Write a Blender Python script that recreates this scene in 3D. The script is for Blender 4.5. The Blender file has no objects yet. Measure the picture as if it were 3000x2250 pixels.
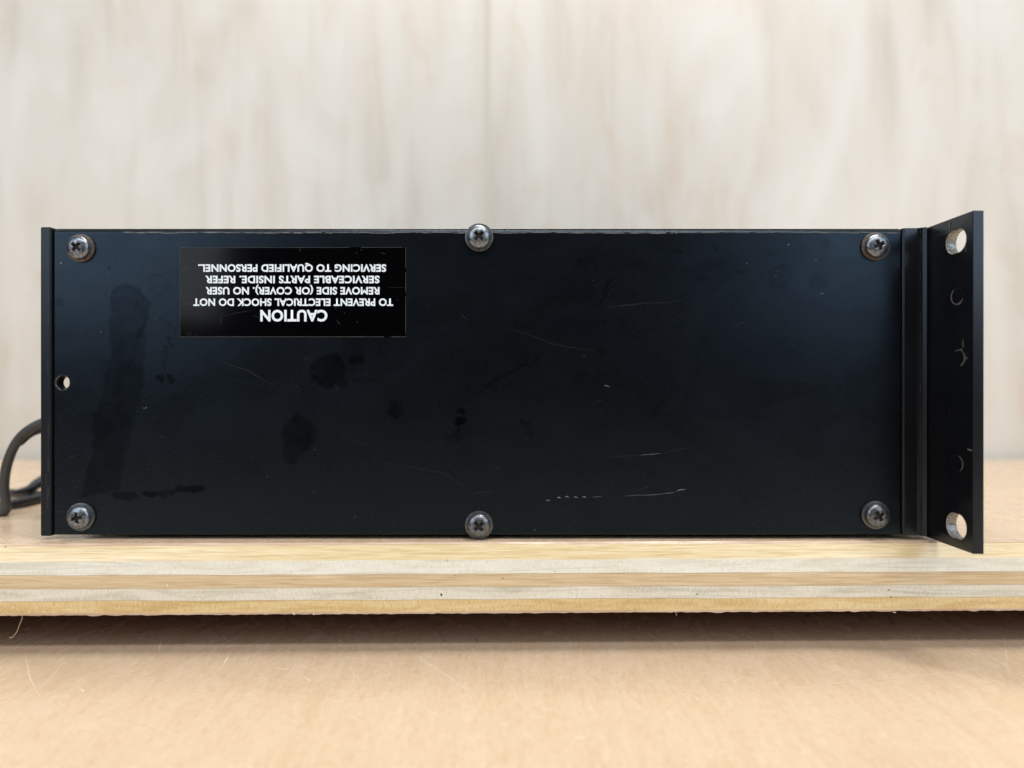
import bpy, bmesh, math, random
import numpy as np
from mathutils import Vector, Matrix

# ------------------------------------------------------------------ scene, camera, light
scene = bpy.context.scene
COL = scene.collection
CAM_Z = 0.110          # the lens stands 11 cm above the table
D = 0.300              # distance from the lens to the unit's side panel (plane y = 0)
FPX = 2100.0           # focal length in pixels of the 3000 px wide photograph

cam_data = bpy.data.cameras.new("camera")
cam_data.sensor_width = 36.0
cam_data.lens = FPX / 3000.0 * 36.0
cam_data.clip_start = 0.01
cam_data.clip_end = 50.0
cam_data.dof.use_dof = True
cam_data.dof.focus_distance = 0.297
cam_data.dof.aperture_fstop = 4.6
cam = bpy.data.objects.new("camera", cam_data)
cam.location = (0, -D, CAM_Z)
cam.rotation_euler = (math.radians(90), 0, 0)
COL.objects.link(cam)
scene.camera = cam

world = bpy.data.worlds.new("World")
scene.world = world
world.use_nodes = True
bg = world.node_tree.nodes["Background"]
bg.inputs[0].default_value = (1.0, 0.93, 0.84, 1)
bg.inputs[1].default_value = 0.03

def area(name, loc, target, sx, sy, power, color):
    l = bpy.data.lights.new(name, 'AREA')
    l.shape = 'RECTANGLE'; l.size = sx; l.size_y = sy
    l.energy = power; l.color = color
    o = bpy.data.objects.new(name, l)
    o.location = loc
    o.rotation_euler = (Vector(target) - Vector(loc)).to_track_quat('-Z', 'Y').to_euler()
    COL.objects.link(o)
    return o

area("ceiling_lamp", (0.05, 0.06, 1.65), (0.0, 0.0, 0.0), 1.7, 0.20, 33.5, (1.0, 0.955, 0.895))
area("front_ceiling_lamp", (0.0, -1.05, 1.45), (0.0, 0.0, 0.05), 1.8, 0.22, 16.5, (1.0, 0.955, 0.895))
area("lamp_left", (-0.76, -0.85, 0.50), (-0.1, 0.0, 0.10), 0.60, 0.56, 3.1, (0.84, 0.92, 1.0))
area("lamp_right", (0.73, -0.85, 0.51), (0.1, 0.0, 0.12), 0.60, 0.56, 3.0, (0.82, 0.91, 1.0))
area("window_light_left", (-1.18, -0.85, 0.90), (-0.35, 0.33, 0.3), 0.60, 0.60, 2.0, (0.58, 0.79, 1.0))
area("window_light_right", (1.32, -0.85, 0.92), (0.40, 0.33, 0.3), 0.70, 0.60, 2.4, (0.56, 0.78, 1.0))

scene.view_settings.view_transform = 'Standard'
scene.view_settings.look = 'None'
scene.view_settings.exposure = 0.06
scene.view_settings.gamma = 1.0
scene.view_settings.use_curve_mapping = False
scene.cycles.max_bounces = 10
scene.cycles.use_denoising = True

random.seed(7)
rng = np.random.default_rng(11)

def P(px, py, d):
    """real position of a thing seen at photo pixel (px, py) and standing d metres in front of the lens"""
    return Vector(((px - 1500) / FPX * d, d - D, CAM_Z - (py - 1125) / FPX * d))

def onz(px, py, z):
    return P(px, py, (CAM_Z - z) * FPX / (py - 1125))

# ------------------------------------------------------------------ material helpers
def mat(name, color=(0.5, 0.5, 0.5), rough=0.5, metal=0.0, spec=0.5):
    m = bpy.data.materials.new(name)
    m.use_nodes = True
    b = m.node_tree.nodes["Principled BSDF"]
    b.inputs["Base Color"].default_value = (*color, 1)
    b.inputs["Roughness"].default_value = rough
    b.inputs["Metallic"].default_value = metal
    b.inputs["Specular IOR Level"].default_value = spec
    return m, m.node_tree, b

def N(nt, kind, **kw):
    n = nt.nodes.new(kind)
    for k, v in kw.items():
        setattr(n, k, v)
    return n

def coords(nt, scale=(1, 1, 1), loc=(0, 0, 0), rot=(0, 0, 0)):
    tc = N(nt, 'ShaderNodeTexCoord')
    mp = N(nt, 'ShaderNodeMapping')
    mp.inputs['Scale'].default_value = scale
    mp.inputs['Location'].default_value = loc
    mp.inputs['Rotation'].default_value = rot
    nt.links.new(tc.outputs['Object'], mp.inputs['Vector'])
    return mp.outputs['Vector']

def noise(nt, vec, scale=1.0, detail=3.0, rough=0.5, dist=0.0):
    n = N(nt, 'ShaderNodeTexNoise')
    n.inputs['Scale'].default_value = scale
    n.inputs['Detail'].default_value = detail
    n.inputs['Roughness'].default_value = rough
    n.inputs['Distortion'].default_value = dist
    nt.links.new(vec, n.inputs['Vector'])
    return n.outputs['Fac']

def ramp(nt, fac, stops):
    r = N(nt, 'ShaderNodeValToRGB')
    el = r.color_ramp.elements
    while len(el) < len(stops):
        el.new(0.5)
    for e, (p, c) in zip(el, stops):
        e.position = p
        e.color = (*c, 1) if len(c) == 3 else c
    nt.links.new(fac, r.inputs['Fac'])
    return r.outputs['Color']

def g(v):
    return (v, v, v)

def mix(nt, a, b, fac, mode='MIX'):
    m = N(nt, 'ShaderNodeMix', data_type='RGBA', blend_type=mode)
    for sock, v in ((m.inputs['Factor'], fac), (m.inputs[6], a), (m.inputs[7], b)):
        if isinstance(v, (int, float)):
            sock.default_value = v
        elif isinstance(v, tuple):
            sock.default_value = (*v, 1)
        else:
            nt.links.new(v, sock)
    return m.outputs[2]

def maprange(nt, fac, a, b, c, d):
    m = N(nt, 'ShaderNodeMapRange')
    for i, v in zip(('From Min', 'From Max', 'To Min', 'To Max'), (a, b, c, d)):
        m.inputs[i].default_value = v
    nt.links.new(fac, m.inputs['Value'])
    return m.outputs['Result']

def bump(nt, b, height, strength, dist):
    n = N(nt, 'ShaderNodeBump')
    n.inputs['Strength'].default_value = strength
    n.inputs['Distance'].default_value = dist
    nt.links.new(height, n.inputs['Height'])
    nt.links.new(n.outputs['Normal'], b.inputs['Normal'])

# ------------------------------------------------------------------ materials
def wall_material(name, off):
    m, nt, b = mat(name, rough=0.32, spec=0.5)
    broad = noise(nt, coords(nt, (15, 15, 2.8), (off, 0, off)), 1.0, 4, 0.55, 1.5)
    fine = noise(nt, coords(nt, (45, 45, 4.2), (off * 2, 0, 3)), 1.0, 4, 0.6, 1.4)
    pink = noise(nt, coords(nt, (15, 15, 6.5), (9 + off, 0, 5)), 1.0, 4, 0.6, 2.2)
    grey = noise(nt, coords(nt, (9, 9, 5.0), (4 + off, 2, 1)), 1.0, 3, 0.5, 1.2)
    c = ramp(nt, broad, [(0.30, (0.590, 0.550, 0.488)), (0.46, (0.660, 0.630, 0.578)), (0.66, (0.705, 0.685, 0.645))])
    c = mix(nt, c, (0.52, 0.472, 0.395), maprange(nt, fine, 0.54, 0.77, 0.0, 0.42))
    c = mix(nt, c, (0.64, 0.520, 0.425), maprange(nt, pink, 0.55, 0.74, 0.0, 0.55))
    c = mix(nt, c, (0.75, 0.745, 0.73), maprange(nt, grey, 0.50, 0.70, 0.0, 0.6))
    nt.links.new(c, b.inputs['Base Color'])
    return m

M_WALL = [wall_material("plywood_sheet_pale", 1.7), wall_material("plywood_sheet_pale_right", 6.4)]
M_JOINT = mat("joint_filler", (0.59, 0.565, 0.49), 0.6)[0]

def table_material():
    m, nt, b = mat("worn_maple_laminate", rough=0.28, spec=0.5)
    fleck = noise(nt, coords(nt, (1500, 160, 400), rot=(0, 0, 0.06)), 1.0, 3, 0.65, 0.3)
    vein = noise(nt, coords(nt, (300, 22, 100), rot=(0, 0, 0.10)), 1.0, 3, 0.55, 0.8)
    blot = noise(nt, coords(nt, (70, 45, 50)), 1.0, 4, 0.6, 0.6)
    mott = noise(nt, coords(nt, (520, 420, 50)), 1.0, 3, 0.6, 0.4)
    c = ramp(nt, vein, [(0.3, (0.560, 0.420, 0.288)), (0.7, (0.610, 0.478, 0.340))])
    c = mix(nt, c, (0.635, 0.520, 0.390), maprange(nt, blot, 0.42, 0.75, 0.0, 0.55))
    c = mix(nt, c, (0.47, 0.300, 0.155), maprange(nt, fleck, 0.50, 0.70, 0.0, 0.6))
    c = mix(nt, c, (0.77, 0.66, 0.49), maprange(nt, mott, 0.54, 0.72, 0.0, 0.35))
    nt.links.new(c, b.inputs['Base Color'])
    nt.links.new(maprange(nt, blot, 0.3, 0.7, 0.20, 0.32), b.inputs['Roughness'])
    bump(nt, b, fleck, 0.10, 0.0003)
    return m
M_TABLE = table_material()
M_UNDER = mat("brown_board_underside", (0.30, 0.105, 0.02), 0.6)[0]  # unseen face, saturated brown added to warm the shadow under the board
M_TSCRATCH = mat("pale_scratch", (0.76, 0.66, 0.53), 0.6)[0]

def ply_material(name, dark, base, light, long_grain, seed, vein_col=None):
    m, nt, b = mat(name, rough=0.28, spec=0.5)
    if long_grain:
        f1 = noise(nt, coords(nt, (22, 40, 900), (seed, 0, seed)), 1.0, 4, 0.62, 0.9)
        f2 = noise(nt, coords(nt, (70, 100, 2600), (seed, 2, 0)), 1.0, 3, 0.6, 0.5)
    else:
        f1 = noise(nt, coords(nt, (26, 26, 190), (seed, 0, seed)), 1.0, 3, 0.55, 1.2)
        f2 = noise(nt, coords(nt, (1900, 900, 600), (seed, 2, 0)), 1.0, 3, 0.7, 0.6)
    c = ramp(nt, f1, [(0.28, dark), (0.48, base), (0.72, light)])
    c = mix(nt, c, dark, maprange(nt, f2, 0.53, 0.70, 0.0, 0.9))
    c = mix(nt, c, light, maprange(nt, f2, 0.47, 0.31, 0.0, 0.85))
    if vein_col:
        w = noise(nt, coords(nt, (6, 6, 150), (seed * 3, 0, seed), (0, 0.05, 0)), 1.0, 1.5, 0.5, 0.8)
        line = ramp(nt, w, [(0.475, g(0)), (0.50, g(1)), (0.525, g(0))])
        c = mix(nt, c, vein_col, mix(nt, g(0), g(0.32), line))
    nt.links.new(c, b.inputs['Base Color'])
    bump(nt, b, f2, 0.16, 0.0003)
    return m

M_PLY = {
    'glue': ply_material('brown_glue_line', (0.30, 0.20, 0.12), (0.44, 0.33, 0.21), (0.60, 0.50, 0.36), True, 17.0),
    'veneer': ply_material("pink_face_veneer", (0.46, 0.30, 0.20), (0.58, 0.42, 0.31), (0.70, 0.56, 0.45), True, 2.0),
    'yellow': ply_material("yellow_ply", (0.58, 0.43, 0.22), (0.73, 0.60, 0.36), (0.82, 0.73, 0.52), True, 4.0),
    'white': ply_material("white_cross_ply", (0.64, 0.61, 0.51), (0.77, 0.755, 0.67), (0.84, 0.83, 0.77), False, 6.0, (0.47, 0.45, 0.37)),
    'tan': ply_material("tan_ply", (0.50, 0.36, 0.20), (0.63, 0.49, 0.305), (0.74, 0.63, 0.45), True, 8.0, (0.40, 0.27, 0.14)),
    'grey': ply_material("grey_white_cross_ply", (0.56, 0.535, 0.44), (0.73, 0.705, 0.61), (0.82, 0.80, 0.72), False, 11.0, (0.40, 0.39, 0.33)),
    'orange': ply_material("orange_ply", (0.54, 0.37, 0.15), (0.69, 0.51, 0.245), (0.80, 0.66, 0.39), False, 14.0),
}

def black_metal(name, base, rough, spec=0.5, stain=False, brushed=True):
    m, nt, b = mat(name, base, rough, 0.0, spec)
    n1 = noise(nt, coords(nt, (25, 25, 1400) if brushed else (600, 600, 600)), 1.0, 2, 0.6)
    n2 = noise(nt, coords(nt, (22, 22, 30), (3, 1, 4)), 1.0, 4, 0.6, 0.4)
    c = ramp(nt, n2, [(0.3, tuple(v * 0.75 for v in base)), (0.7, tuple(v * 1.3 for v in base))])
    c = mix(nt, c, tuple(v * 1.7 for v in base), maprange(nt, n1, 0.45, 0.8, 0.0, 0.25))
    r = maprange(nt, n1, 0.3, 0.7, rough - 0.008, rough + 0.008)
    b.inputs['Specular Tint'].default_value = (0.46, 0.70, 1.0, 1) if stain else (0.68, 0.82, 1.0, 1)  # bluish cast of the side lamps' sheen put into the reflection tint
    if stain:
        sm = noise(nt, coords(nt, (26, 26, 40), (7, 0, 2)), 1.0, 6, 0.68, 0.8)
        gr = noise(nt, coords(nt, (420, 420, 2600), (1, 0, 2)), 1.0, 2, 0.7)
        r = N(nt, 'ShaderNodeMath', operation='ADD')
        nt.links.new(maprange(nt, sm, 0.3, 0.7, rough - 0.045, rough + 0.045), r.inputs[0])
        nt.links.new(maprange(nt, gr, 0.3, 0.7, -0.02, 0.02), r.inputs[1])
        r = r.outputs[0]
        c = mix(nt, c, tuple(v * 3.2 for v in base), maprange(nt, gr, 0.58, 0.82, 0.0, 0.7))
        at = N(nt, 'ShaderNodeAttribute', attribute_name="stain")
        c = mix(nt, c, (0.0012, 0.0014, 0.0018), at.outputs['Fac'])
        nt.links.new(maprange(nt, at.outputs['Fac'], 0.0, 1.0, spec, spec * 0.25), b.inputs['Specular IOR Level'])
    nt.links.new(c, b.inputs['Base Color'])
    nt.links.new(r, b.inputs['Roughness'])
    return m

M_PANEL = black_metal("black_anodised_panel", (0.0026, 0.0031, 0.0040), 0.28, 0.36, True)
M_BODY = black_metal("black_painted_steel", (0.0055, 0.006, 0.007), 0.34)
M_EAR = black_metal("black_anodised_plate", (0.0050, 0.0055, 0.0068), 0.26)
M_TRIM = black_metal("worn_black_trim", (0.004, 0.0046, 0.0056), 0.34, 0.4, False, False)
M_SCRATCH = mat("bare_metal_scratch", (0.14, 0.148, 0.16), 0.5)[0]
M_SCRATCH_DIM = mat("faint_scratch", (0.0105, 0.0122, 0.0145), 0.5)[0]
M_SCUFF = mat("rubbed_paint", (0.13, 0.125, 0.12), 0.5)[0]
M_WEAR = mat("rubbed_edge", (0.12, 0.127, 0.135), 0.45)[0]
M_LABEL = mat("glossy_black_label", (0.0010, 0.0010, 0.0016), 0.11, 0, 0.16)[0]
M_LABEL_EDGE = mat("label_paper_edge", (0.055, 0.056, 0.058), 0.6)[0]
M_TEXT = mat("white_print", (0.74, 0.84, 0.94), 0.5)[0]
M_GRIME = mat("recess_grime", (0.018, 0.013, 0.008), 0.65)[0]

def bare_metal(name, c0, c1, rough, scale=900, metal=0.9):
    m, nt, b = mat(name, c0, rough, metal)
    n = noise(nt, coords(nt, (scale,) * 3), 1.0, 3, 0.6)
    nt.links.new(ramp(nt, n, [(0.35, c0), (0.65, c1)]), b.inputs['Base Color'])
    nt.links.new(maprange(nt, n, 0.3, 0.7, rough - 0.06, rough + 0.08), b.inputs['Roughness'])
    return m
M_STEEL = bare_metal("zinc_screw_steel", (0.11, 0.125, 0.15), (0.25, 0.28, 0.325), 0.31)
M_DARKSTEEL = bare_metal("dark_screw_steel", (0.09, 0.10, 0.115), (0.19, 0.21, 0.235), 0.30)
M_RUST = bare_metal("rusty_washer_steel", (0.070, 0.055, 0.048), (0.16, 0.138, 0.125), 0.5, 1400, 0.6)
M_WASH = bare_metal("dark_washer_steel", (0.07, 0.075, 0.085), (0.15, 0.16, 0.175), 0.36, 1400, 0.8)
M_RAW = bare_metal("raw_cut_metal", (0.16, 0.155, 0.14), (0.42, 0.43, 0.43), 0.45, 1500, 0.8)
M_CORD = black_metal("grey_black_rubber", (0.050, 0.048, 0.046), 0.32, 0.5, False, False)
M_CORD_DARK = black_metal("black_rubber_sleeve", (0.012, 0.012, 0.013), 0.5, 0.5, False, False)
M_FIBRE = mat("fibre", (0.62, 0.46, 0.33), 0.7)[0]
M_RUBBER = mat("black_rubber", (0.01, 0.01, 0.01), 0.7)[0]

# ------------------------------------------------------------------ object helpers
def link(name, me, mats, parent=None, smooth=False):
    if smooth:
        for p in me.polygons:
            p.use_smooth = True
    if not isinstance(mats, (list, tuple)):
        mats = [mats]
    if len(me.materials) == 0:
        for m in mats:
            me.materials.append(m)
    me.name = name
    o = bpy.data.objects.new(name, me)
    COL.objects.link(o)
    if parent:
        o.parent = parent
        if parent.parent is None:
            o.location = -Vector(parent.location)
    return o

def empty(name, loc):
    o = bpy.data.objects.new(name, None)
    o.location = loc
    o.empty_display_size = 0.02
    COL.objects.link(o)
    return o

def tag(o, label, cat, **kw):
    o['label'] = label; o['category'] = cat
    for k, v in kw.items():
        o[k] = v
    return o

def from_bm(bm):
    me = bpy.data.meshes.new("mesh")
    bm.normal_update()
    bm.to_mesh(me); bm.free()
    return me

def bm_box(bm, x0, x1, y0, y1, z0, z1, bevel=0.0, seg=2, mi=0):
    r = bmesh.ops.create_cube(bm, size=1.0, matrix=Matrix.Translation(((x0 + x1) / 2, (y0 + y1) / 2, (z0 + z1) / 2)) @ Matrix.Diagonal((x1 - x0, y1 - y0, z1 - z0, 1)))
    vs = r['verts']
    fs = {f for v in vs for f in v.link_faces}
    for f in fs:
        f.material_index = mi
    if bevel:
        es = list({e for v in vs for e in v.link_edges})
        bmesh.ops.bevel(bm, geom=es, offset=bevel, segments=seg, profile=0.5, affect='EDGES')
    return vs

def ribbon(pts, widths, normal):
    """flat tapered strip along pts; returns verts, faces"""
    pts = [Vector(p) for p in pts]
    vs, fs = [], []
    n = len(pts)
    for i, p in enumerate(pts):
        t = (pts[min(i + 1, n - 1)] - pts[max(i - 1, 0)]).normalized()
        s = t.cross(normal).normalized() * widths[i] / 2
        vs += [p - s, p + s]
    for i in range(n - 1):
        fs.append((2 * i, 2 * i + 1, 2 * i + 3, 2 * i + 2))
    return vs, fs

def wobble(pts, n=4, amp=0.0):
    """densify a polyline and add a slight hand-made wobble"""
    out = []
    for a, b in zip(pts[:-1], pts[1:]):
        for k in range(n):
            out.append(Vector(a).lerp(Vector(b), k / n))
    out.append(Vector(pts[-1]))
    for p in out:
        p += Vector((random.uniform(-1, 1), 0, random.uniform(-1, 1))) * amp
    return out

def add_strip(bm, pts, w, normal, mi, taper=True):
    n = len(pts)
    ws = [w * (0.25 + 0.75 * math.sin(math.pi * (i + 0.35) / (n - 0.3))) if taper else w for i in range(n)]
    ws = [a * random.uniform(0.7, 1.25) for a in ws]
    vs, fs = ribbon(pts, ws, normal)
    bv = [bm.verts.new(v) for v in vs]
    for f in fs:
        try:
            fc = bm.faces.new([bv[i] for i in f])
            fc.material_index = mi
            if fc.normal.length == 0:
                fc.normal_update()
            if fc.normal.dot(normal) < 0:
                fc.normal_flip()
        except ValueError:
            pass

def tube_mesh(paths, seg=16):
    """paths: list of (points, radii, material index); smooth Catmull-Rom tubes with end caps"""
    bm = bmesh.new()
    for pts, rad, mi in paths:
        pts = [Vector(p) for p in pts]
        P4 = [pts[0] * 2 - pts[1]] + pts + [pts[-1] * 2 - pts[-2]]
        sm, rr = [], []
        for i in range(1, len(P4) - 2):
            p0, p1, p2, p3 = P4[i - 1:i + 3]
            for k in range(8):
                t = k / 8
                sm.append(0.5 * ((2 * p1) + (p2 - p0) * t + (2 * p0 - 5 * p1 + 4 * p2 - p3) * t * t + (3 * p1 - p0 - 3 * p2 + p3) * t ** 3))
                rr.append(rad[i - 1] * (1 - t) + rad[i] * t)
        sm.append(pts[-1]); rr.append(rad[-1])
        up = Vector((0, 0, 1)); rings = []
        nrm = None
        for i, p in enumerate(sm):
            t = (sm[min(i + 1, len(sm) - 1)] - sm[max(i - 1, 0)]).normalized()
            if nrm is None:
                nrm = t.cross(Vector((0, 1, 0.1))).normalized()
            nrm = (nrm - t * nrm.dot(t)).normalized()
            bn = t.cross(nrm)
            rings.append([bm.verts.new(p + (nrm * math.cos(a) + bn * math.sin(a)) * rr[i]) for a in [2 * math.pi * k / seg for k in range(seg)]])
        for a, b_ in zip(rings[:-1], rings[1:]):
            for k in range(seg):
                f = bm.faces.new((a[k], a[(k + 1) % seg], b_[(k + 1) % seg], b_[k])); f.material_index = mi
        for r_, s in ((rings[0], -1), (rings[-1], 1)):
            f = bm.faces.new(r_[::s]); f.material_index = mi
    bmesh.ops.recalc_face_normals(bm, faces=bm.faces)
    return from_bm(bm)

# ------------------------------------------------------------------ the table
Z_BOARD0, Z_BOARD1 = 0.0164, 0.0450      # underside and top of the plywood board
bm = bmesh.new()
bm_box(bm, -1.0, 1.0, -0.62, 0.322, -0.032, 0.0, 0.002)
UP = Vector((0, 0, 1))
def tscratch(px, w, amp=0.00012, z=0.00006):
    pts = [onz(x, y, z) for x, y in px]
    pts = [Vector((p.x + random.uniform(-amp, amp), p.y + random.uniform(-amp, amp), z)) for p in
           [a.lerp(b, k / 6) for a, b in zip(pts[:-1], pts[1:]) for k in range(6)] + [pts[-1]]]
    add_strip(bm, pts, w, UP, 1)
k0 = 1500 / 2212.0
def s1(*q): return [(x * k0, 1540 + y * k0) for x, y in q]
def s2(*q): return [(1500 + x * k0, 1540 + y * k0) for x, y in q]
for q, w in [
    (s1((355, 735), (560, 680), (800, 610), (980, 560), (1150, 520), (1420, 455)), .00022),
    (s1((1160, 614), (1280, 620)), .00030), (s1((1295, 598), (1330, 617), (1385, 630)), .00040),
    (s1((1100, 722), (1200, 665), (1330, 610), (1420, 560)), .00018),
    (s1((1315, 655), (1342, 672)), .00055), (s1((990, 560), (962, 605)), .00045),
    (s1((1640, 470), (1800, 560), (1950, 660), (2060, 742)), .00026),
    (s1((1700, 515), (1850, 605), (1985, 690)), .00016),
    (s1((108, 545), (125, 640), (150, 700), (180, 750)), .00022),
    (s1((300, 545), (250, 620), (205, 670), (150, 720)), .00018),
    (s1((0, 800), (140, 705), (290, 640)), .00018), (s1((352, 705), (362, 720)), .00055),
    (s1((540, 560), (600, 620), (670, 640)), .00014), (s1((480, 810), (640, 860), (790, 920), (930, 975)), .00026),
    (s1((700, 490), (685, 540)), .00035), (s1((40, 820), (200, 770), (350, 735)), .00020),
    (s1((1500, 600), (1550, 665)), .00016), (s1((1800, 760), (1990, 890)), .00022),
    (s2((350, 745), (620, 715), (900, 672), (1150, 648)), .00016),
    (s2((880, 740), (1280, 692), (1560, 665), (1860, 638), (2212, 590)), .00026),
    (s2((0, 860), (60, 905), (120, 945)), .00036), (s2((250, 922), (325, 910)), .00060), (s2((835, 834), (880, 828)), .00040),
    (s2((210, 815), (285, 817)), .00030), (s2((330, 650), (520, 640)), .00012),
    (s2((2080, 372), (2125, 480), (2140, 590), (2160, 720)), .00014),
    (s2((890, 985), (930, 970)), .00045), (s2((405, 445), (470, 455)), .00035)]:
    tscratch(q, w)
for i in range(70):     # little nicks all over the worn top
    x, y = random.uniform(0, 3000), random.uniform(1890, 2240)
    a = random.uniform(-0.6, 0.6); L = random.uniform(6, 40)
    tscratch([(x, y), (x + L * math.cos(a), y + L * math.sin(a) * 0.5)], random.uniform(.00008, .00022))
table = link("table", from_bm(bm), [M_TABLE, M_TSCRATCH])
tag(table, "scratched tan wooden table top below the plywood board", "table")

# ------------------------------------------------------------------ the plywood board
board = empty("plywood_board", (0.0, 0.15, 0.0))
tag(board, "thick plywood board with five striped edge plies, raised just above the table", "board")
YAW = math.radians(0.95)
YF = -0.0075                       # front edge at x = 0
XL, XR, YB = -0.62, 0.62, 0.315
layers = [('veneer', 0.7), ('glue', 0.2), ('yellow', 5.8), ('white', 5.6), ('glue', 0.2), ('tan', 5.2), ('glue', 0.2), ('grey', 5.0), ('glue', 0.2), ('orange', 4.9), ('veneer', 0.9)]
tot = sum(t for _, t in layers)
zs = [Z_BOARD1]
for _, t in layers:
    zs.append(zs[-1] - t / tot * (Z_BOARD1 - Z_BOARD0))
bm = bmesh.new()
xs = list(np.arange(-0.30, 0.3001, 0.0006))
xs = [XL] + xs + [XR]
wob = {i: rng.normal(0, 1, len(xs)) for i in range(len(zs))}
def smoothed(a, n):
    k = np.hanning(n * 2 + 3); k /= k.sum()
    return np.convolve(np.pad(a, n + 1, mode='edge'), k, mode='valid')
_zt = [0.0450, 0.0440, 0.0380, 0.0320, 0.0270, 0.0220, 0.0170, 0.0164]
_pt = [0.0026, 0.0016, -0.0002, -0.0006, -0.0005, -0.0001, 0.0003, 0.0004]
profile = [float(np.interp(-z, [-q for q in _zt], _pt)) for z in zs]   # slightly rounded front
rows = []
w = None
for i, z in enumerate(zs):
    if 0 < i < len(zs) - 1 and layers[i - 1][0] == 'glue':      # both sides of a glue line run together
        rows.append([bm.verts.new((x, YF + math.tan(YAW) * x + profile[i], z + w[j])) for j, x in enumerate(xs)])
        continue
    w = smoothed(wob[i], 40) * 0.0007 if 0 < i < len(zs) - 1 else np.zeros(len(xs))
    if i == len(zs) - 1:                   # torn lower lip
        w = smoothed(rng.normal(0, 1, len(xs)), 2) * 0.00012 + np.minimum(0, smoothed(rng.normal(0, 1, len(xs)), 4) * 0.00035) 
    if i == 0:
        w = smoothed(rng.normal(0, 1, len(xs)), 6) * 0.00008
    rows.append([bm.verts.new((x, YF + math.tan(YAW) * x + profile[i], z + w[j])) for j, x in enumerate(xs)])
M_ORDER = ['veneer', 'yellow', 'white', 'tan', 'grey', 'orange', 'glue']
for i in range(len(zs) - 1):
    mi = M_ORDER.index(layers[i][0])
    for j in range(len(xs) - 1):
        f = bm.faces.new((rows[i][j], rows[i + 1][j], rows[i + 1][j + 1], rows[i][j + 1]))
        f.material_index = mi
bt = [bm.verts.new((x, YB, Z_BOARD1)) for x in (XL, XR)]
bb = [bm.verts.new((x, YB, Z_BOARD0)) for x in (XL, XR)]
def face(vs, mi):
    f = bm.faces.new(vs); f.material_index = mi
face(list(rows[0]) + [bt[1], bt[0]], 7)
face([bb[0], bb[1]] + list(rows[-1])[::-1], 10)
face([bt[0], bt[1], bb[1], bb[0]], 2)
face([r[0] for r in rows[::-1]] + [bt[0], bb[0]][0:1] + [bb[0]], 2)
face([r[-1] for r in rows] + [bb[1], bt[1]], 2)
# little chips and whitened scratches on the edge
FR = Vector((0, -1, 0))
def escratch(px, w, mi=8):
    pts = []
    for x, y in px:
        d = 0.2915 + math.tan(YAW) * (x - 1500) / FPX * 0.2915
        pts.append(P(x, y, d + 0.0028))
    pts = [a.lerp(b, k / 4) for a, b in zip(pts[:-1], pts[1:]) for k in range(4)] + [pts[-1]]
    for p in pts:
        p.y = YF + math.tan(YAW) * p.x + float(np.interp(-p.z, [-q for q in zs], profile)) - 0.00012
    add_strip(bm, pts, w, FR, mi)
for q, w in [(((290, 1676), (320, 1677), (350, 1679)), .0006), (((1940, 1680), (1958, 1735), (1980, 1800)), .00022), (((1890, 1715), (1898, 1770)), .00018),
             (((1366, 1775), (1372, 1790)), .0005), (((497, 1706), (500, 1716)), .0008), (((45, 1773), (52, 1777)), .0008),
             (((860, 1792), (868, 1797)), .0006), (((918, 1794), (925, 1797)), .0006), (((2610, 1790), (2620, 1791)), .0004)]:
    escratch(q, w)
for q, w in [(((1293, 1734), (1296, 1742)), .0007), (((1310, 1637), (1313, 1638)), .0004), (((1625, 1668), (1627, 1670)), .0004), (((2037, 1735), (2040, 1737)), .0007),
             (((1472, 1688), (1475, 1691)), .0005), (((2602, 1744), (2606, 1746)), .0006), (((17, 1601), (19, 1604)), .0004), (((2595, 1722), (2599, 1725)), .0005), (((1334, 1680), (1336, 1681)), .0004)]:
    escratch(q, w, 9)
bmesh.ops.triangulate(bm, faces=[f for f in bm.faces if len(f.verts) > 4])
m_top = M_TABLE
me = from_bm(bm)
slab = link("slab", me, [M_PLY[k] for k in M_ORDER] + [M_TABLE, M_TSCRATCH, M_GRIME, M_UNDER], board)
for x in (-0.45, 0.0, 0.45):
    bm = bmesh.new()
    bm_box(bm, x - 0.03, x + 0.03, 0.10, 0.30, 0.0005, Z_BOARD0 - 0.0002, 0.001)
    link("batten", from_bm(bm), M_PLY['tan'], board)

# hair-thin fibre hanging from the lower lip of the board
fd = 0.2885
fpts = [P(x, y, fd) for x, y in ((64, 1797), (65, 1808), (61, 1822), (55, 1836), (50, 1850), (42, 1861), (33, 1869), (28, 1866))]
fib = link("fibre", tube_mesh([(fpts, [0.00010] * 8, 0)], 6), [M_FIBRE], None, True)
tag(fib, "hair-thin pale fibre dangling below the board's front edge at far left", "fibre")

# ------------------------------------------------------------------ the wall of plywood sheets
wall = empty("plywood_wall", (0, 0.33, 0))
tag(wall, "pale whitish plywood wall with vertical grain and one vertical joint behind the unit", "wall")
SEAM = -0.0217
for (x0, x1, m) in ((-1.4, SEAM - 0.003, M_WALL[0]), (SEAM + 0.003, 1.4, M_WALL[1])):
    bm = bmesh.new()
    bm_box(bm, x0, x1, 0.324, 0.336, -0.03, 1.3, 0.0003)
    link("panel", from_bm(bm), m, wall)
bm = bmesh.new()
bm_box(bm, SEAM - 0.004, SEAM + 0.004, 0.32415, 0.3345, -0.03, 1.3)
link("joint_strip", from_bm(bm), M_JOINT, wall)

# ------------------------------------------------------------------ the rack unit
unit = empty("rack_unit", (-0.01, 0.12, Z_BOARD1))
tag(unit, "black metal rack-mount audio unit lying on its top with caution label upside down", "rack unit")
def X(px): return (px - 1500) / 7000.0
def Z(py): return CAM_Z - (py - 1125) / 7000.0

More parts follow.
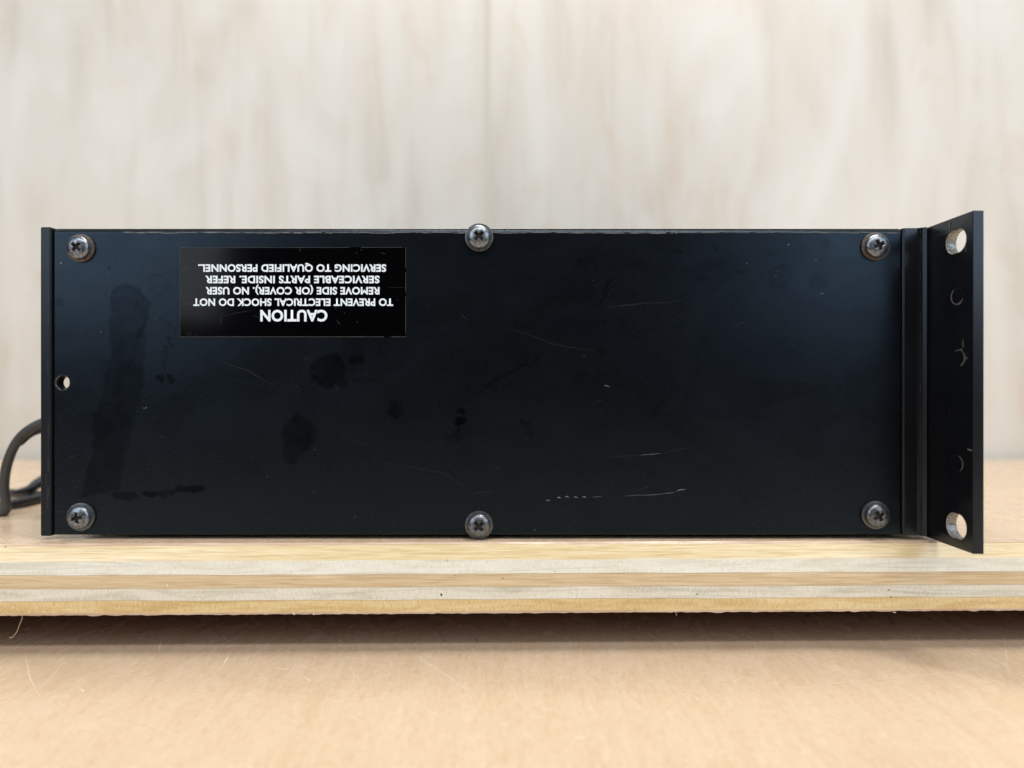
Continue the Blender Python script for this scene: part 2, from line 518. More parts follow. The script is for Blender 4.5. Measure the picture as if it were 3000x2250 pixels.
# -- side panel: a fine sheet with stains, rounded rim and one through hole
PX0, PX1, PZ0, PZ1 = -0.1921, X(2642), Z(1568), Z(673.5)
R = 0.0011; STEP = 0.0005
def axis(a, b):
    fine = np.array([0, 0.1, 0.25, 0.45, 0.7]) * R
    mid = np.linspace(a + R, b - R, int(round((b - a - 2 * R) / STEP)))
    return np.concatenate([a + fine, mid, (b - fine)[::-1]])
ax, az = axis(PX0, PX1), axis(PZ0, PZ1)
gx, gz = np.meshgrid(ax, az)          # rows z, columns x
def dip(v, a, b):
    d = np.minimum(v - a, b - v)
    t = np.clip(1 - d / R, 0, 1)
    return R * (1 - np.sqrt(1 - t * t))
gy = np.maximum(dip(gx, PX0, PX1) * 0.4, dip(gz, PZ0, PZ1))

# value noise for ragged stain outlines
def vnoise(x, z, s, seed):
    r = np.random.default_rng(seed)
    T = r.random((256, 256))
    u, v = x / s + 1000.3, z / s + 1000.7
    i, j = np.floor(u).astype(int), np.floor(v).astype(int)
    f, h = u - i, v - j
    f = f * f * (3 - 2 * f); h = h * h * (3 - 2 * h)
    t = lambda a, b: T[a % 256, b % 256]
    return (t(i, j) * (1 - f) + t(i + 1, j) * f) * (1 - h) + (t(i, j + 1) * (1 - f) + t(i + 1, j + 1) * f) * h
def fbm(x, z, s, seed):
    return (vnoise(x, z, s, seed) + 0.5 * vnoise(x, z, s / 2, seed + 1) + 0.25 * vnoise(x, z, s / 4, seed + 2)) / 1.75 - 0.5
n_a = fbm(gx, gz, 0.006, 1); n_b = fbm(gx, gz, 0.006, 7); n_c = fbm(gx, gz, 0.02, 15)
n_d = fbm(gx, gz, 0.0022, 31); n_e = fbm(gx, gz, 0.0022, 37)
qx = (gx + n_a * 0.0030 + n_d * 0.0028) * 7000 + 1500           # pixel coordinates of each vertex, raggedly displaced
qy = (CAM_Z - (gz + n_b * 0.0030 + n_e * 0.0028)) * 7000 + 1125
stain = np.zeros_like(gx)
def put(mask, v):
    global stain
    stain = np.maximum(stain, np.clip(mask, 0, 1) * v)
def ell(cx, cy, rx, ry, v, rot=0.0, soft=0.11, ring=False):
    c, s = math.cos(rot), math.sin(rot)
    dx, dy = qx - cx, qy - cy
    r = np.sqrt(((dx * c + dy * s) / rx) ** 2 + ((-dx * s + dy * c) / ry) ** 2)
    if ring:
        put(1 - np.abs(r - 1) / 0.22, v)
    else:
        put((1 + soft - r) / (2 * soft), v)
def poly(pts, v, soft=7.0):
    """signed distance to a polygon"""
    d = np.full(gx.shape, 1e9); inside = np.zeros(gx.shape, bool)
    n = len(pts)
    for i in range(n):
        (x0, y0), (x1, y1) = pts[i], pts[(i + 1) % n]
        ex, ey = x1 - x0, y1 - y0
        t = np.clip(((qx - x0) * ex + (qy - y0) * ey) / (ex * ex + ey * ey), 0, 1)
        d = np.minimum(d, np.hypot(qx - x0 - t * ex, qy - y0 - t * ey))
        cr = ((y0 > qy) != (y1 > qy)) & (qx < (x1 - x0) * (qy - y0) / (y1 - y0 + 1e-9) + x0)
        inside ^= cr
    sd = np.where(inside, d, -d)
    put(sd / soft + 0.5, v)
def line(pts, w, v):
    d = np.full(gx.shape, 1e9)
    for (x0, y0), (x1, y1) in zip(pts[:-1], pts[1:]):
        ex, ey = x1 - x0, y1 - y0
        t = np.clip(((qx - x0) * ex + (qy - y0) * ey) / (ex * ex + ey * ey + 1e-9), 0, 1)
        d = np.minimum(d, np.hypot(qx - x0 - t * ex, qy - y0 - t * ey))
    put(1.2 - d / w, v)
a1 = lambda *q: [(x * .3617, 600 + y * .3617) for x, y in q]
a2 = lambda *q: [(x * .3617, 1150 + y * .3617) for x, y in q]
a6 = lambda x, y: (800 + x * .5877, 900 + y * .5877)
poly(a1((900, 690), (1000, 630), (1130, 660), (1220, 800), (1215, 900), (1170, 1000), (1160, 1200), (1170, 1400), (1130, 1640))
     + a2((1120, 60), (1060, 330), (1000, 620), (950, 800), (650, 850), (720, 600), (760, 250), (820, 10))
     + a1((850, 1300), (900, 1200), (890, 1000), (880, 850)), 0.50, 5)
line(a1((1150, 990), (1110, 1090), (1050, 1180), (1010, 1310), (970, 1450), (940, 1540)), 4, 0.85)
line(a1((1100, 1080), (1080, 1250), (1055, 1370), (1065, 1510)), 4, 0.85)
ell(*a1((1105, 830))[0], 18, 18, .62)
ell(*a1((1140, 1020))[0], 8, 22, .85, 0.3)
line(a1((1310, 930), (1370, 960), (1405, 1030), (1395, 1080), (1360, 1075), (1400, 1150), (1335, 1160), (1352, 1250), (1340, 1340)), 2.4, 0.75)
ell(*a1((1305, 1395))[0], 11, 10, .7); ell(*a1((1385, 1415))[0], 10, 10, .8)
ell(*a1((1290, 640))[0], 28, 26, .30, ring=True); ell(*a1((825, 1280))[0], 6, 4, .6); ell(*a1((880, 515))[0], 7, 4, .6); ell(*a1((480, 790))[0], 14, 14, .3)
ell(*a2((790, 340))[0], 16, 14, .6); ell(*a2((605, 298))[0], 9, 8, .4, ring=True)
ell(*a2((1010, 845))[0], 40, 11, .7, 0.05); ell(*a2((1290, 830))[0], 46, 12, .8, -0.08); ell(*a2((1520, 785))[0], 58, 12, .85, -0.12)
for cx, cy, rx, ry, v in [(275, 320, 88, 84, .78), (300, 260, 45, 35, .78), (340, 380, 35, 30, .7), (422, 260, 36, 33, .72), (128, 640, 82, 92, .66), (80, 740, 45, 45, .6),
                          (608, 505, 37, 42, .72), (605, 470, 18, 22, .7), (945, 515, 23, 15, .95), (942, 570, 28, 26, .95), (933, 612, 8, 9, .9), (910, 650, 40, 34, .35),
                          (1255, 580, 25, 14, .75), (1278, 630, 19, 30, .5), (1648, 80, 8, 14, .6), (1640, 225, 14, 9, .5), (140, 298, 8, 9, .5), (1024, 218, 7, 7, .5), (405, 720, 8, 7, .4), (475, 760, 9, 18, .4), (1302, 805, 6, 6, .5)]:
    ell(*a6(cx, cy), rx * .5877, ry * .5877, v)
for cx, cy, r, v in [(1232, 85, 19, .55), (770, 735, 10, .6), (1718, 775, 17, .6), (430, 385, 30, .25), (2148, 705, 13, .45), (1885, 835, 15, .45), (1570, 350, 52, .22), (1058, 505, 8, .4)]:
    ell(*a6(cx, cy), r * .5877, r * .5877, v, ring=True); ell(*a6(cx, cy), r * .5, r * .5, v * .5)
line([a6(1050, 400), a6(1110, 365), a6(1180, 330), a6(1300, 285), a6(1350, 220)], 6, .48)
a8 = lambda x, y: (1700 + x * .4521, 640 + y * .4521)
for cx, cy, rx, ry, v in [(648, 213, 14, 14, .8), (0, 270, 8, 22, .7), (447, 448, 10, 9, .5), (1650, 845, 12, 14, .4), (1030, 335, 9, 7, .5), (885, 195, 16, 10, .5), (152, 680, 8, 16, .6), (150, 863, 9, 5, .6),
                          (1240, 240, 18, 12, .4), (1530, 400, 66, 50, .28), (1600, 160, 34, 28, .22), (800, 395, 50, 20, .30), (840, 300, 80, 40, .18), (1068, 335, 16, 13, .3)]:
    ell(*a8(cx, cy), rx * .4521, ry * .4521, v)
ell(*a8(1292, 378), 28, 27, .45, ring=True); ell(*a8(1292, 378), 24, 22, .18)
line([a8(215, 385), a8(180, 440), a8(165, 490), a8(135, 545)], 7, .5); ell(*a8(132, 548), 9, 7, .5)
stain *= np.clip(0.92 + 0.9 * n_a + 0.5 * n_d, 0.35, 1.15)
stain = np.clip(stain + np.clip(n_c, 0, 1) * 0.22 * (stain < 0.05), 0, 1)

HX, HZ, HR = X(184), Z(1121), 0.00285
keep = np.hypot(gx - HX, gz - HZ) > HR - 0.00005
nz, nx = gx.shape
# slide the vertices beside the hole onto its rim
near = keep & (np.hypot(gx - HX, gz - HZ) < HR + STEP * 0.75)
ang = np.arctan2(gz - HZ, gx - HX)
gx = np.where(near, HX + HR * np.cos(ang), gx); gz = np.where(near, HZ + HR * np.sin(ang), gz)
idx = np.full(gx.shape, -1); idx[keep] = np.arange(keep.sum())
verts = np.stack([gx[keep], gy[keep], gz[keep]], 1)
quads = np.stack([idx[:-1, :-1], idx[:-1, 1:], idx[1:, 1:], idx[1:, :-1]], -1).reshape(-1, 4)
quads = quads[(quads >= 0).all(1)]
T_PANEL = 0.005
# skirt
ring_i = list(idx[0, :]) + list(idx[1:, -1]) + list(idx[-1, -2::-1]) + list(idx[-2:0:-1, 0])
base = len(verts)
sk = verts[ring_i].copy(); sk[:, 1] = T_PANEL
verts = np.vstack([verts, sk])
nr = len(ring_i)
sq = [(ring_i[k], base + k, base + (k + 1) % nr, ring_i[(k + 1) % nr]) for k in range(nr)]
# hole sleeve (bright countersunk rim, then a dark wall)
base = len(verts); ns = 48
hv = []
for (r, y) in ((HR + 0.00045, -0.00004), (HR, 0.0002), (HR - 0.0001, T_PANEL)):
    for k in range(ns):
        a = 2 * math.pi * k / ns
        hv.append((HX + r * math.cos(a), y, HZ + r * math.sin(a)))
verts = np.vstack([verts, np.array(hv)])
hq = []
for l in range(2):
    for k in range(ns):
        a, b_ = base + l * ns + k, base + l * ns + (k + 1) % ns
        hq.append((a, a + ns, b_ + ns, b_))
faces = [tuple(int(i) for i in q) for q in quads] + [tuple(int(i) for i in q) for q in sq] + hq
me = bpy.data.meshes.new("side_panel")
me.from_pydata([tuple(v) for v in verts], [], faces)
nq = len(quads)
mi = np.zeros(len(faces), np.int32)
mi[len(quads) + len(sq):len(quads) + len(sq) + ns] = 3
mi[len(quads) + len(sq) + ns:] = 4
me.polygons.foreach_set("material_index", mi)
at = me.attributes.new("stain", 'FLOAT', 'POINT')
sv = np.zeros(len(verts), np.float32); sv[:keep.sum()] = stain[keep]
at.data.foreach_set("value", sv)
# scratches, specks and rubbed rim: slivers a few hundredths of a millimetre proud, in the same mesh
bm = bmesh.new(); bm.from_mesh(me)
def pscratch(px, w, mi=1, n=5, amp=0.00006):
    add_strip(bm, wobble([(X(x), -0.00003, Z(y)) for x, y in px], n, amp), w, FR, mi)
c6 = lambda *q: [a6(*p) for p in q]
c8 = lambda *q: [a8(*p) for p in q]
for q, w, k in [
    (c6((1750, 940), (1900, 935), (2000, 923)), .00012, 1), (c6((1945, 930), (2000, 923)), .00030, 1), (c6((2010, 917), (2030, 910), (2058, 908)), .00032, 1),
    (c6((1590, 946), (1640, 944)), .00016, 1), (c6((1650, 745), (1740, 743), (1830, 738)), .00012, 2), (c6((1830, 738), (1930, 729)), .00018, 1), (c6((1930, 729), (2000, 714), (2120, 692)), .00013, 2),
    (c6((1780, 930), (1850, 900), (1910, 876)), .00014, 2), (c6((328, 631), (380, 655)), .00012, 2), (c6((380, 655), (480, 690)), .00012, 2),
    (c6((530, 770), (700, 800), (860, 830), (980, 920)), .00015, 2), (c6((1150, 100), (1260, 130), (1400, 185), (1520, 205), (1640, 225)), .00012, 2),
    (c6((1650, 390), (1664, 391), (1677, 398)), .00026, 1), (c6((938, 35), (970, 66)), .00020, 2), (c6((1112, 792), (1142, 815)), .00018, 2), (c6((1140, 1104), (1168, 1106)), .00020, 2),
    (c6((1300, 1110), (1308, 1112)), .0002, 1), (c6((990, 930), (1100, 915)), .00014, 2), (c6((150, 255), (175, 259)), .00016, 2),
    (c8((165, 575), (300, 560), (440, 548), (560, 545), (660, 530)), .00013, 2), (c8((180, 580), (420, 550)), .0001, 2),
    (c8((1340, 172), (1356, 166)), .00030, 1), (c8((1520, 270), (1534, 269)), .00022, 1), (c8((1556, 486), (1578, 487)), .00024, 1), (c8((1535, 540), (1560, 530)), .0002, 2),
    (c8((1075, 292), (1084, 290)), .00022, 1), (c8((970, 705), (1080, 665)), .00016, 2), (c8((1360, 95), (1350, 110), (1375, 130)), .0002, 2), (c8((1445, 85), (1450, 130), (1490, 180)), .0002, 2),
    (c8((90, 400), (75, 402)), .0002, 2), (c8((182, 490), (187, 500)), .0002, 2), (c8((450, 755), (462, 750)), .0002, 2),
    (a1((488, 478), (498, 466)), .00070, 1), (a2((565, 515), (610, 522)), .00028, 2), (a2((625, 718), (652, 719)), .00028, 2), (a2((605, 768), (632, 766)), .00028, 2), (a2((452, 968), (490, 968), (530, 962)), .00022, 2),
    (a2((1162, 122), (1172, 132)), .0003, 1), (a2((1178, 118), (1188, 128)), .0003, 1), (a1((1830, 1285), (2000, 1340), (2212, 1460)), .00016, 2), (a1((1600, 1328), (1625, 1330)), .0002, 2),
    (a1((810, 1030), (822, 1033)), .0002, 1)]:
    pscratch(q, w, k)
for x, y in ((1370, 963), (1425, 950), (1465, 945), (1508, 947), (1550, 946)):
    cx, cy = a6(x, y); pscratch([(cx - 5, cy), (cx, cy - 1), (cx + 6, cy + 1)], .00042, 1, 2)
for i in range(150):       # dust and pin-pricks
    cx, cy = random.uniform(170, 2560), random.uniform(690, 1550)
    if 520 < cx < 1195 and 715 < cy < 995: continue
    L = random.uniform(1, 5); t = random.uniform(-0.5, 0.5)
    pscratch([(cx, cy), (cx + L, cy + L * t)], random.uniform(.00008, .00020), random.choice((1, 2, 2, 2)), 1, 0)
# rubbed upper rim: short irregular light dashes between x = 380 and 2640
x = 360.0
while x < 2630:
    L = random.uniform(14, 90)
    if True:
        yy = 681.6 + random.uniform(-1.2, 1.2)
        add_strip(bm, wobble([(X(x), -0.00003, Z(yy)), (X(min(x + L, 2636)), -0.00003, Z(yy))], 6, 0.00005), random.uniform(.00030, .00062) * (1.0 if x < 2100 else 0.6), FR, 5)
    x += L * 0.8
bm.to_mesh(me); bm.free()
side = link("side_panel", me, [M_PANEL, M_SCRATCH, M_SCRATCH_DIM, M_WEAR, M_BODY, M_WEAR], unit, True)

# -- chassis box behind the side panel
bm = bmesh.new()
bm_box(bm, -0.1838, X(2642), T_PANEL + 0.0002, 0.262, PZ0 + 0.0004, PZ1 + 0.0003, 0.0006)
link("chassis", from_bm(bm), M_BODY, unit)
bm = bmesh.new()
bm_box(bm, -0.1921, X(2642) - 0.0002, 0.0016, 0.262, PZ1 + 0.00035, PZ1 + 0.0008, 0.0001, 1)
link("top_sheet", from_bm(bm), M_BODY, unit)
for x in (-0.15, 0.13):
    for y in (0.05, 0.22):
        bm = bmesh.new()
        bmesh.ops.create_cone(bm, cap_ends=True, segments=24, radius1=0.008, radius2=0.008, depth=PZ0 + 0.0004 - Z_BOARD1,
                              matrix=Matrix.Translation((x, y, (PZ0 + 0.0004 + Z_BOARD1) / 2)))
        link("foot_pad", from_bm(bm), M_RUBBER, unit)

# -- rear edge trim: upright bar, slightly proud, with rubbed inner edge
bm = bmesh.new()
tx0, tx1, tz0, tz1 = -0.1968, -0.19225, Z(1569.5), Z(666)
bm_box(bm, tx0, tx1, -0.0010, 0.0030, tz0, tz1, 0.0006, 3)
z = tz0 + 0.001
while z < tz1 - 0.002:
    L = random.uniform(0.001, 0.007)
    low = z < tz0 + 0.03
    if random.random() < (0.8 if low else 0.45):
        w = random.uniform(.0002, .0006) * (1.5 if low else 0.8)
        cx = tx1 - 0.0009 - (random.uniform(0, .0012) if low else random.uniform(0, .0004))
        add_strip(bm, wobble([(cx, -0.00104, z), (cx + random.uniform(-.0002, .0002), -0.00104, min(z + L, tz1 - .001))], 5, 0.0001), w, FR, 1)
    z += L * 1.1
link("rear_edge_trim", from_bm(bm), [M_TRIM, M_SCRATCH_DIM], unit)

# -- corner bracket between the side and the front plate
bm = bmesh.new()
bx0, bx1 = X(2642.6), 0.1716
prof = [(bx0, 0.004), (bx0, -0.0002), (bx0 + 0.0006, -0.0008), (0.1690, -0.0009), (0.1700, -0.0012), (0.17065, -0.0022), (bx1 + 0.0003, -0.0030), (bx1 + 0.0006, 0.004)]
zt, zb = Z(669.5), Z(1567.5)
top = [bm.verts.new((x, y, zt)) for x, y in prof]; bot = [bm.verts.new((x, y, zb)) for x, y in prof]
for i in range(len(prof)):
    j = (i + 1) % len(prof)
    bm.faces.new((top[i], bot[i], bot[j], top[j]))
bm.faces.new(top); bm.faces.new(bot[::-1])
bmesh.ops.recalc_face_normals(bm, faces=bm.faces)
for i in range(60):
    zz = random.uniform(zb + .002, zt - .002)
    add_strip(bm, wobble([(0.1701, -0.00150, zz), (0.1701, -0.00150, zz + random.uniform(.0003, .0012))], 2, 0), .00018, Vector((-0.5, -0.85, 0)), 1)
for i in range(26):
    zz = random.uniform(Z(900), zt - .001)
    add_strip(bm, wobble([(bx0 + .0007, -0.00086, zz), (bx0 + .0007, -0.00086, zz + random.uniform(.0004, .0015))], 2, 0.00005), .00022, FR, 1)
link("corner_bracket", from_bm(bm), [M_EAR, M_SCRATCH_DIM], unit)

# -- front plate with the rack ears: an outline with slotted holes, given its thickness
def stadium(cy, cz, w, h, n=14):
    r = h / 2; s = w / 2 - r; pts = []
    for k in range(n + 1):
        a = -math.pi / 2 + math.pi * k / n
        pts.append((cy + s + r * math.cos(a), cz + r * math.sin(a)))
    for k in range(n + 1):
        a = math.pi / 2 + math.pi * k / n
        pts.append((cy - s + r * math.cos(a), cz + r * math.sin(a)))
    return pts
EY = -0.031
ez0, ez1 = CAM_Z - (1621.5 - 1125) / FPX * (D + EY), CAM_Z + (1125 - 618.5) / FPX * (D + EY)
YE2 = 0.290
SLOTS = [(-0.0212, Z(706) - 0.0039), (-0.0213, Z(1541) + 0.0042)]
hz_t = CAM_Z + (1125 - 706.5) / FPX * 0.2785
hz_b = CAM_Z - (1541 - 1125) / FPX * 0.2785
slots = [stadium(-0.0214, hz_t, 0.0122, 0.0095), stadium(-0.0216, hz_b, 0.0122, 0.0101), stadium(0.278, hz_t, 0.0122, 0.0095), stadium(0.278, hz_b, 0.0122, 0.0101)]
cu = bpy.data.curves.new("plate_outline", 'CURVE'); cu.dimensions = '2D'; cu.fill_mode = 'BOTH'
cu.extrude = 0.0041 / 2 - 0.00018; cu.bevel_depth = 0.00018; cu.bevel_resolution = 1
for pts in [[(EY, ez0), (YE2, ez0), (YE2, ez1), (EY, ez1)]] + slots:
    sp = cu.splines.new('POLY'); sp.points.add(len(pts) - 1)
    for p, (u, v) in zip(sp.points, pts):
        p.co = (u, v, 0, 1)
    sp.use_cyclic_u = True
tmp = bpy.data.objects.new("tmp", cu); COL.objects.link(tmp)
bpy.context.view_layer.update()
me = bpy.data.meshes.new_from_object(tmp.evaluated_get(bpy.context.evaluated_depsgraph_get()))
bpy.data.objects.remove(tmp)
me.materials.clear()
bm = bmesh.new(); bm.from_mesh(me)
for v in bm.verts:          # local (u, v, w) -> real (x, y, z); the ear leans out by about two degrees
    u, w_, t = v.co
    lean = 0.0012 * max(0.0, -u) / 0.031
    v.co = (0.17165 + 0.00205 + t + lean, u, w_)
bm.normal_update()
bmesh.ops.recalc_face_normals(bm, faces=bm.faces)
for f in bm.faces:
    c = f.calc_center_median()
    in_slot = any(min(math.hypot(c.y - a, c.z - b_) for a, b_ in s) < 0.0008 for s in slots)
    edge = c.y < EY + 0.003 or c.z < ez0 + 0.0005 or c.z > ez1 - 0.0005
    f.material_index = 1 if (in_slot and not edge) else 0
    f.smooth = in_slot
LEFT = Vector((-1, 0, 0))
def ex(y): return 0.17165 - 0.00003 + 0.0012 * max(0.0, -y) / 0.031
def ear_arc(px, py, a0, a1, w, mi=2, rpx=22, n=16):
    d = 0.17165 * FPX / (px - 1500) ; d = (0.1722) * FPX / (px - 1500)
    cy, cz = d - D, CAM_Z - (py - 1125) / FPX * d
    pts = []
    for k in range(n + 1):
        a = math.radians(a0 + (a1 - a0) * k / n)
        y, z = cy - 0.0035 * math.cos(a), cz + 0.0031 * math.sin(a)
        pts.append(Vector((ex(y), y, z)))
    add_strip(bm, pts, w, LEFT, mi)
ear_arc(2802, 868, 120, 250, .0007); ear_arc(2802, 868, 250, 340, .0006); ear_arc(2802, 868, -20, 120, .00025, 3)
ear_arc(2806, 1049, -75, 60, .0008); ear_arc(2806, 1049, 50, 130, .00035)
ear_arc(2801, 1358, -60, 75, .0006); ear_arc(2801, 1358, 75, 330, .00015, 3)
ear_arc(2797, 1208, 150, 250, .0002, 3)
def ear_line(px, w, mi=2):
    pts = []
    for x, y in px:
        d = 0.1725 * FPX / (x - 1500)
        pts.append(Vector((ex(d - D), d - D, CAM_Z - (y - 1125) / FPX * d)))
    add_strip(bm, pts, w, LEFT, mi)
ear_line([(2820, 995), (2820.3, 1008), (2820.6, 1018)], .0005); ear_line([(2782, 652), (2783, 676)], .0005); ear_line([(2827, 715), (2827.6, 738)], .0004)
ear_line([(2832, 1315), (2838, 1318), (2846, 1320)], .0006); ear_line([(2814, 1021), (2818, 1026)], .0007); ear_line([(2825, 1047), (2834, 1050)], .0005)
ear_line([(2738, 1012), (2742, 1006)], .0002, 3); ear_line([(2760, 882), (2785, 858)], .00015, 3)
for i in range(34):        # nicks on the front edge of the ear
    zz = random.uniform(ez0 + .003, ez1 - .003); xx = random.uniform(0.1733, 0.1763)
    add_strip(bm, wobble([(xx, EY - 0.00003, zz), (xx + random.uniform(-.0006, .0006), EY - 0.00003, zz + random.uniform(-.0004, .0008))], 2, 0.00003), random.uniform(.0001, .0003), FR, 3)
bm.to_mesh(me); bm.free()
link("front_plate", me, [M_EAR, M_RAW, M_SCUFF, M_SCRATCH_DIM], unit)

# -- warning label with its upside-down print
lx0, lx1, lz0, lz1 = X(527), X(1190), Z(988), Z(724.5)
bm = bmesh.new()
bm_box(bm, lx0, lx1, -0.00016, -0.00001, lz0, lz1)
for f in bm.faces:
    if abs(f.normal.y) < 0.5: f.material_index = 1
for (p, q, w) in (((527, 726), (1190, 725), .00012), ((1188.8, 724.5), (1188.8, 988), .00014), ((527, 986.8), (1190, 986.8), .00018), ((528.2, 724.5), (528.2, 988), .00010)):
    pts = wobble([(X(p[0]), -0.00019, Z(p[1])), (X(q[0]), -0.00019, Z(q[1]))], 60, 0.00002)
    i = 0
    while i < len(pts) - 2:
        n = random.randint(2, 9)
        if random.random() < 0.86: add_strip(bm, pts[i:i + n + 1] if len(pts[i:i + n + 1]) > 1 else pts[-2:], w, FR, 1, False)
        i += n
a3 = lambda *q: [(500 + x * .3255, 700 + y * .3255) for x, y in q]
for q, w in [(a3((448, 770), (462, 670)), .00016), (a3((470, 700), (600, 665), (760, 640)), .00010), (a3((745, 690), (800, 715)), .00014), (a3((1495, 735), (1528, 768)), .0003), (a3((1675, 755), (1685, 745)), .0003),
             (a3((1560, 655), (1568, 672)), .0003), (a3((1715, 95), (1722, 103)), .0005), (a3((1885, 122), (1935, 135)), .0002), (a3((1662, 112), (1682, 138)), .00018), (a3((100, 570), (210, 585)), .0002), (a3((95, 590), (180, 592)), .0002),
             (a3((1480, 622), (1495, 620)), .0003), (a3((1155, 85), (1170, 112)), .0002), (a3((232, 860), (243, 885)), .0002), (a3((140, 840), (190, 870)), .00012), (a3((190, 840), (145, 872)), .00012), (a3((120, 240), (190, 285)), .00016), (a3((105, 270), (160, 262)), .0002), (a3((2035, 545), (2042, 555)), .0003), (a3((84, 90), (96, 92)), .0012),
             (a3((1960, 440), (2110, 438)), .0001)]:
    add_strip(bm, wobble([(X(x), -0.00019, Z(y)) for x, y in q], 4, 0.00004), w, FR, 2)
label = link("warning_label", from_bm(bm), [M_LABEL, M_LABEL_EDGE, M_SCRATCH_DIM], unit)
label['label'] = "glossy black caution label printed in white, upside down"

lines = [("CAUTION", 763, 959.6, 908, 942, 0.036), ("TO PREVENT ELECTRICAL SHOCK DO NOT", 566.7, 1152, 874.5, 896.5, 0.034), ("REMOVE SIDE (OR COVER). NO USER", 602.5, 1112, 841, 863, 0.034),
         ("SERVICEABLE PARTS INSIDE. REFER", 601.6, 1112, 808, 830, 0.034), ("SERVICING TO QUALIFIED PERSONNEL.", 581, 1131.5, 774.5, 796.5, 0.034)]
bmt = bmesh.new()
for txt, x0, x1, y0, y1, off in lines:
    def text_mesh(s):
        c = bpy.data.curves.new("text", 'FONT'); c.body = s; c.size = 1.0; c.offset = off; c.resolution_u = 4; c.space_character = 1.04
        o = bpy.data.objects.new("text", c); COL.objects.link(o)
        bpy.context.view_layer.update()
        m_ = bpy.data.meshes.new_from_object(o.evaluated_get(bpy.context.evaluated_depsgraph_get()))
        bpy.data.objects.remove(o)
        return m_
    cap = text_mesh("E"); ch = [v.co.y for v in cap.vertices]; cy0, cy1 = min(ch), max(ch)
    m_ = text_mesh(txt)
    us = [v.co.x for v in m_.vertices]; u0, u1 = min(us), max(us)
    for v in m_.vertices:
        u = (v.co.x - u0) / (u1 - u0); w_ = (v.co.y - cy0) / (cy1 - cy0)
        px = x1 + (x0 - x1) * u; py = y0 + (y1 - y0) * w_
        v.co = (X(px), -0.00021, Z(py))
    bmt.from_mesh(m_)
    bpy.data.meshes.remove(m_); bpy.data.meshes.remove(cap)
bmt.normal_update()
for f in bmt.faces:
    if f.normal.y > 0: f.normal_flip()
    f.material_index = 0
me = from_bm(bmt); me.materials.clear()
link("lettering", me, M_TEXT, label)

# -- screws: pan heads with a cross recess, each on its washer
def screw_mesh(rot, dark):
    RH, NR, NA = 0.00475, 34, 72
    vs, fs, mis = [], [], []
    def recess(x, z):
        c, s = math.cos(rot), math.sin(rot)
        u, v = x * c + z * s, -x * s + z * c
        r = math.hypot(u, v)
        best = 0
        for a, b_ in ((u, v), (v, u)):
            w = 0.00070 + 0.00012 * abs(a) / 0.0022
            e = min((w - abs(b_)) / 0.00016, (0.00235 - abs(a)) / 0.00022)
            best = max(best, min(max(e, 0), 1))
        if r < 0.00105: best = max(best, min((0.00105 - r) / 0.0002, 1))
        return best * (0.0019 - 0.25 * r)
    for i in range(NR + 1):
        r = RH * (i / NR)
        for k in range(NA):
            a = 2 * math.pi * k / NA
            x, z = r * math.cos(a), r * math.sin(a)
            t = r / RH
            h = 0.0019 + 0.0021 * math.sqrt(max(0.0, 1 - 0.93 * t ** 2.3)) 
            d = recess(x, z)
            vs.append((x, -(h - d), z)); mis.append(d > 0.0007)
    for k in range(NA):
        a = 2 * math.pi * k / NA
        vs.append((RH * 1.0 * math.cos(a), -0.0009, RH * math.sin(a))); mis.append(False)
    for i in range(NR + 1):
        for k in range(NA):
            k2 = (k + 1) % NA
            a, b_, c, d = i * NA + k, i * NA + k2, (i + 1) * NA + k2, (i + 1) * NA + k
            fs.append((a, d, c, b_) if i else (a, d, c))
    me = bpy.data.meshes.new("screw")
    me.from_pydata(vs, [], fs)
    for p in me.polygons:
        p.material_index = 1 if sum(mis[i] for i in p.vertices) >= 3 else 0
    me.materials.append(M_DARKSTEEL if dark else M_STEEL); me.materials.append(M_GRIME)
    bm = bmesh.new(); bm.from_mesh(me); bmesh.ops.remove_doubles(bm, verts=bm.verts, dist=1e-7)
    bmesh.ops.recalc_face_normals(bm, faces=bm.faces); bm.to_mesh(me); bm.free()
    return me
def washer_mesh(m):
    bm = bmesh.new()
    prof = [(0.0040, 0.0), (0.0040, -0.00105), (0.0055, -0.00105), (0.0058, -0.00095), (0.0059, -0.0007), (0.0059, 0.0)]
    ns = 64; rings = []
    for r, y in prof:
        rings.append([bm.verts.new((r * math.cos(2 * math.pi * k / ns), y, r * math.sin(2 * math.pi * k / ns))) for k in range(ns)])
    for a, b_ in zip(rings[:-1], rings[1:]):
        for k in range(ns):
            bm.faces.new((a[k], a[(k + 1) % ns], b_[(k + 1) % ns], b_[k]))
    bmesh.ops.recalc_face_normals(bm, faces=bm.faces)
    me = from_bm(bm); me.materials.append(m)
    return me
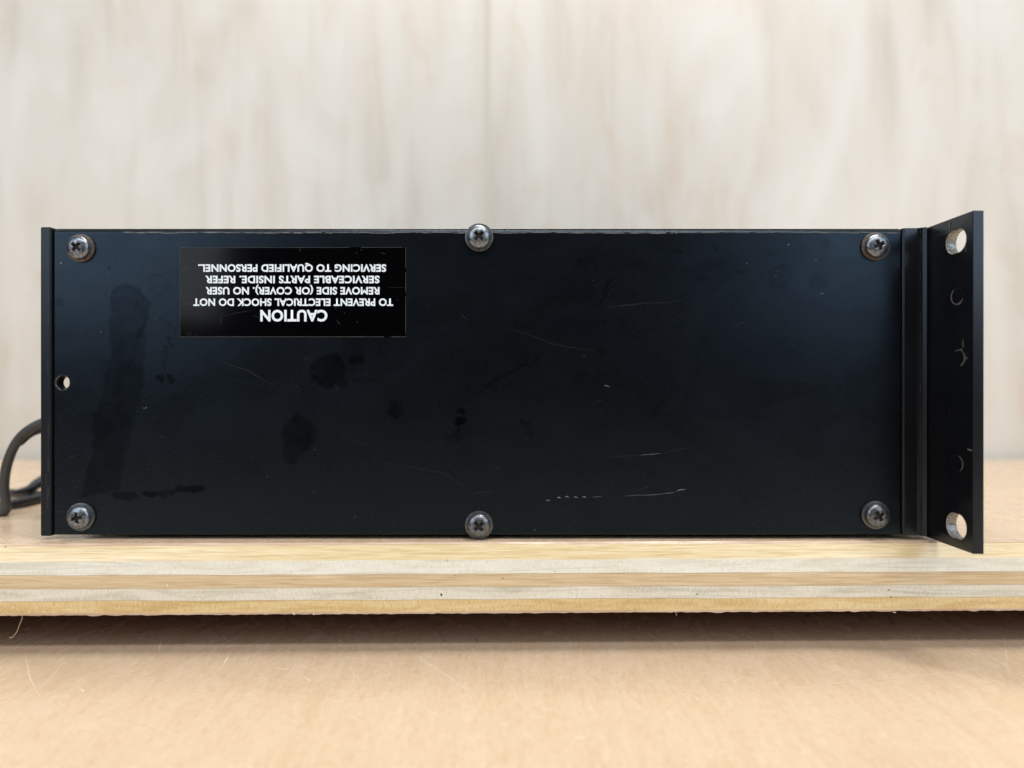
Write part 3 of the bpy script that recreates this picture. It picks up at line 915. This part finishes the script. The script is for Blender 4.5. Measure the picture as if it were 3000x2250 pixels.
for px, py, rot, dark, wm in [(238, 728, 48, False, M_RUST), (239.4, 1513.5, 12, False, M_WASH), (1404, 696.5, 45, False, M_WASH), (1403.6, 1537, 42, True, M_WASH), (2562.7, 723.2, 25, False, M_RUST), (2562.7, 1508, 30, True, M_WASH)]:
    s = link("screw", screw_mesh(math.radians(rot), dark), M_STEEL, unit, True)
    s.location = Vector((X(px), -0.0001, Z(py))) - unit.location
    w = link("washer", washer_mesh(wm), wm, s, False)
    for p in w.data.polygons: p.use_smooth = True
    w.data.set_sharp_from_angle(angle=math.radians(35))
    if wm is M_RUST: w['label'] = "brownish rusty washer"

# -- power cord looping out of the rear
zr = Z_BOARD1 + 0.0028
def lie(px, py, d, z=zr):
    p = P(px, py, d); p.z = z; return p
c1 = [P(405, 1216, 0.352), P(250, 1222, 0.352), P(150, 1231, 0.352), P(86, 1258, 0.352), P(46, 1300, 0.352), P(21, 1360, 0.352), P(12, 1420, 0.352), P(16, 1468, 0.352), P(10, 1500, 0.353),
      lie(-45, 0, 0.357), lie(-160, 0, 0.372), lie(-215, 0, 0.398), lie(-150, 0, 0.418), lie(0, 0, 0.412), lie(110, 0, 0.402), lie(300, 0, 0.405), lie(480, 0, 0.43), lie(560, 0, 0.47)]
r1 = [.0025, .0025, .0023] + [.00225] * 5 + [.0024] * 10
c2 = [P(405, 1240, 0.356), P(240, 1240, 0.356), P(150, 1249, 0.356), P(96, 1268, 0.355), P(60, 1303, 0.354)]
c3 = [lie(-60, 0, 0.362), lie(20, 0, 0.368), lie(100, 0, 0.386), lie(220, 0, 0.425)]
c4 = [lie(40, 0, 0.392, zr + .003), lie(85, 0, 0.400, zr + .0035), lie(119, 0, 0.410, zr + .006), lie(200, 0, 0.425, zr + .012), lie(330, 0, 0.44, zr + .015)]
cord = link("power_cord", tube_mesh([(c1, r1, 0), (c2, [.0030, .0030, .0026, .0017, .0008], 1), (c3, [.0024] * 4, 1), (c4, [.0012, .0022, .0032, .0036, .0036], 1)]), [M_CORD, M_CORD_DARK], unit, True)
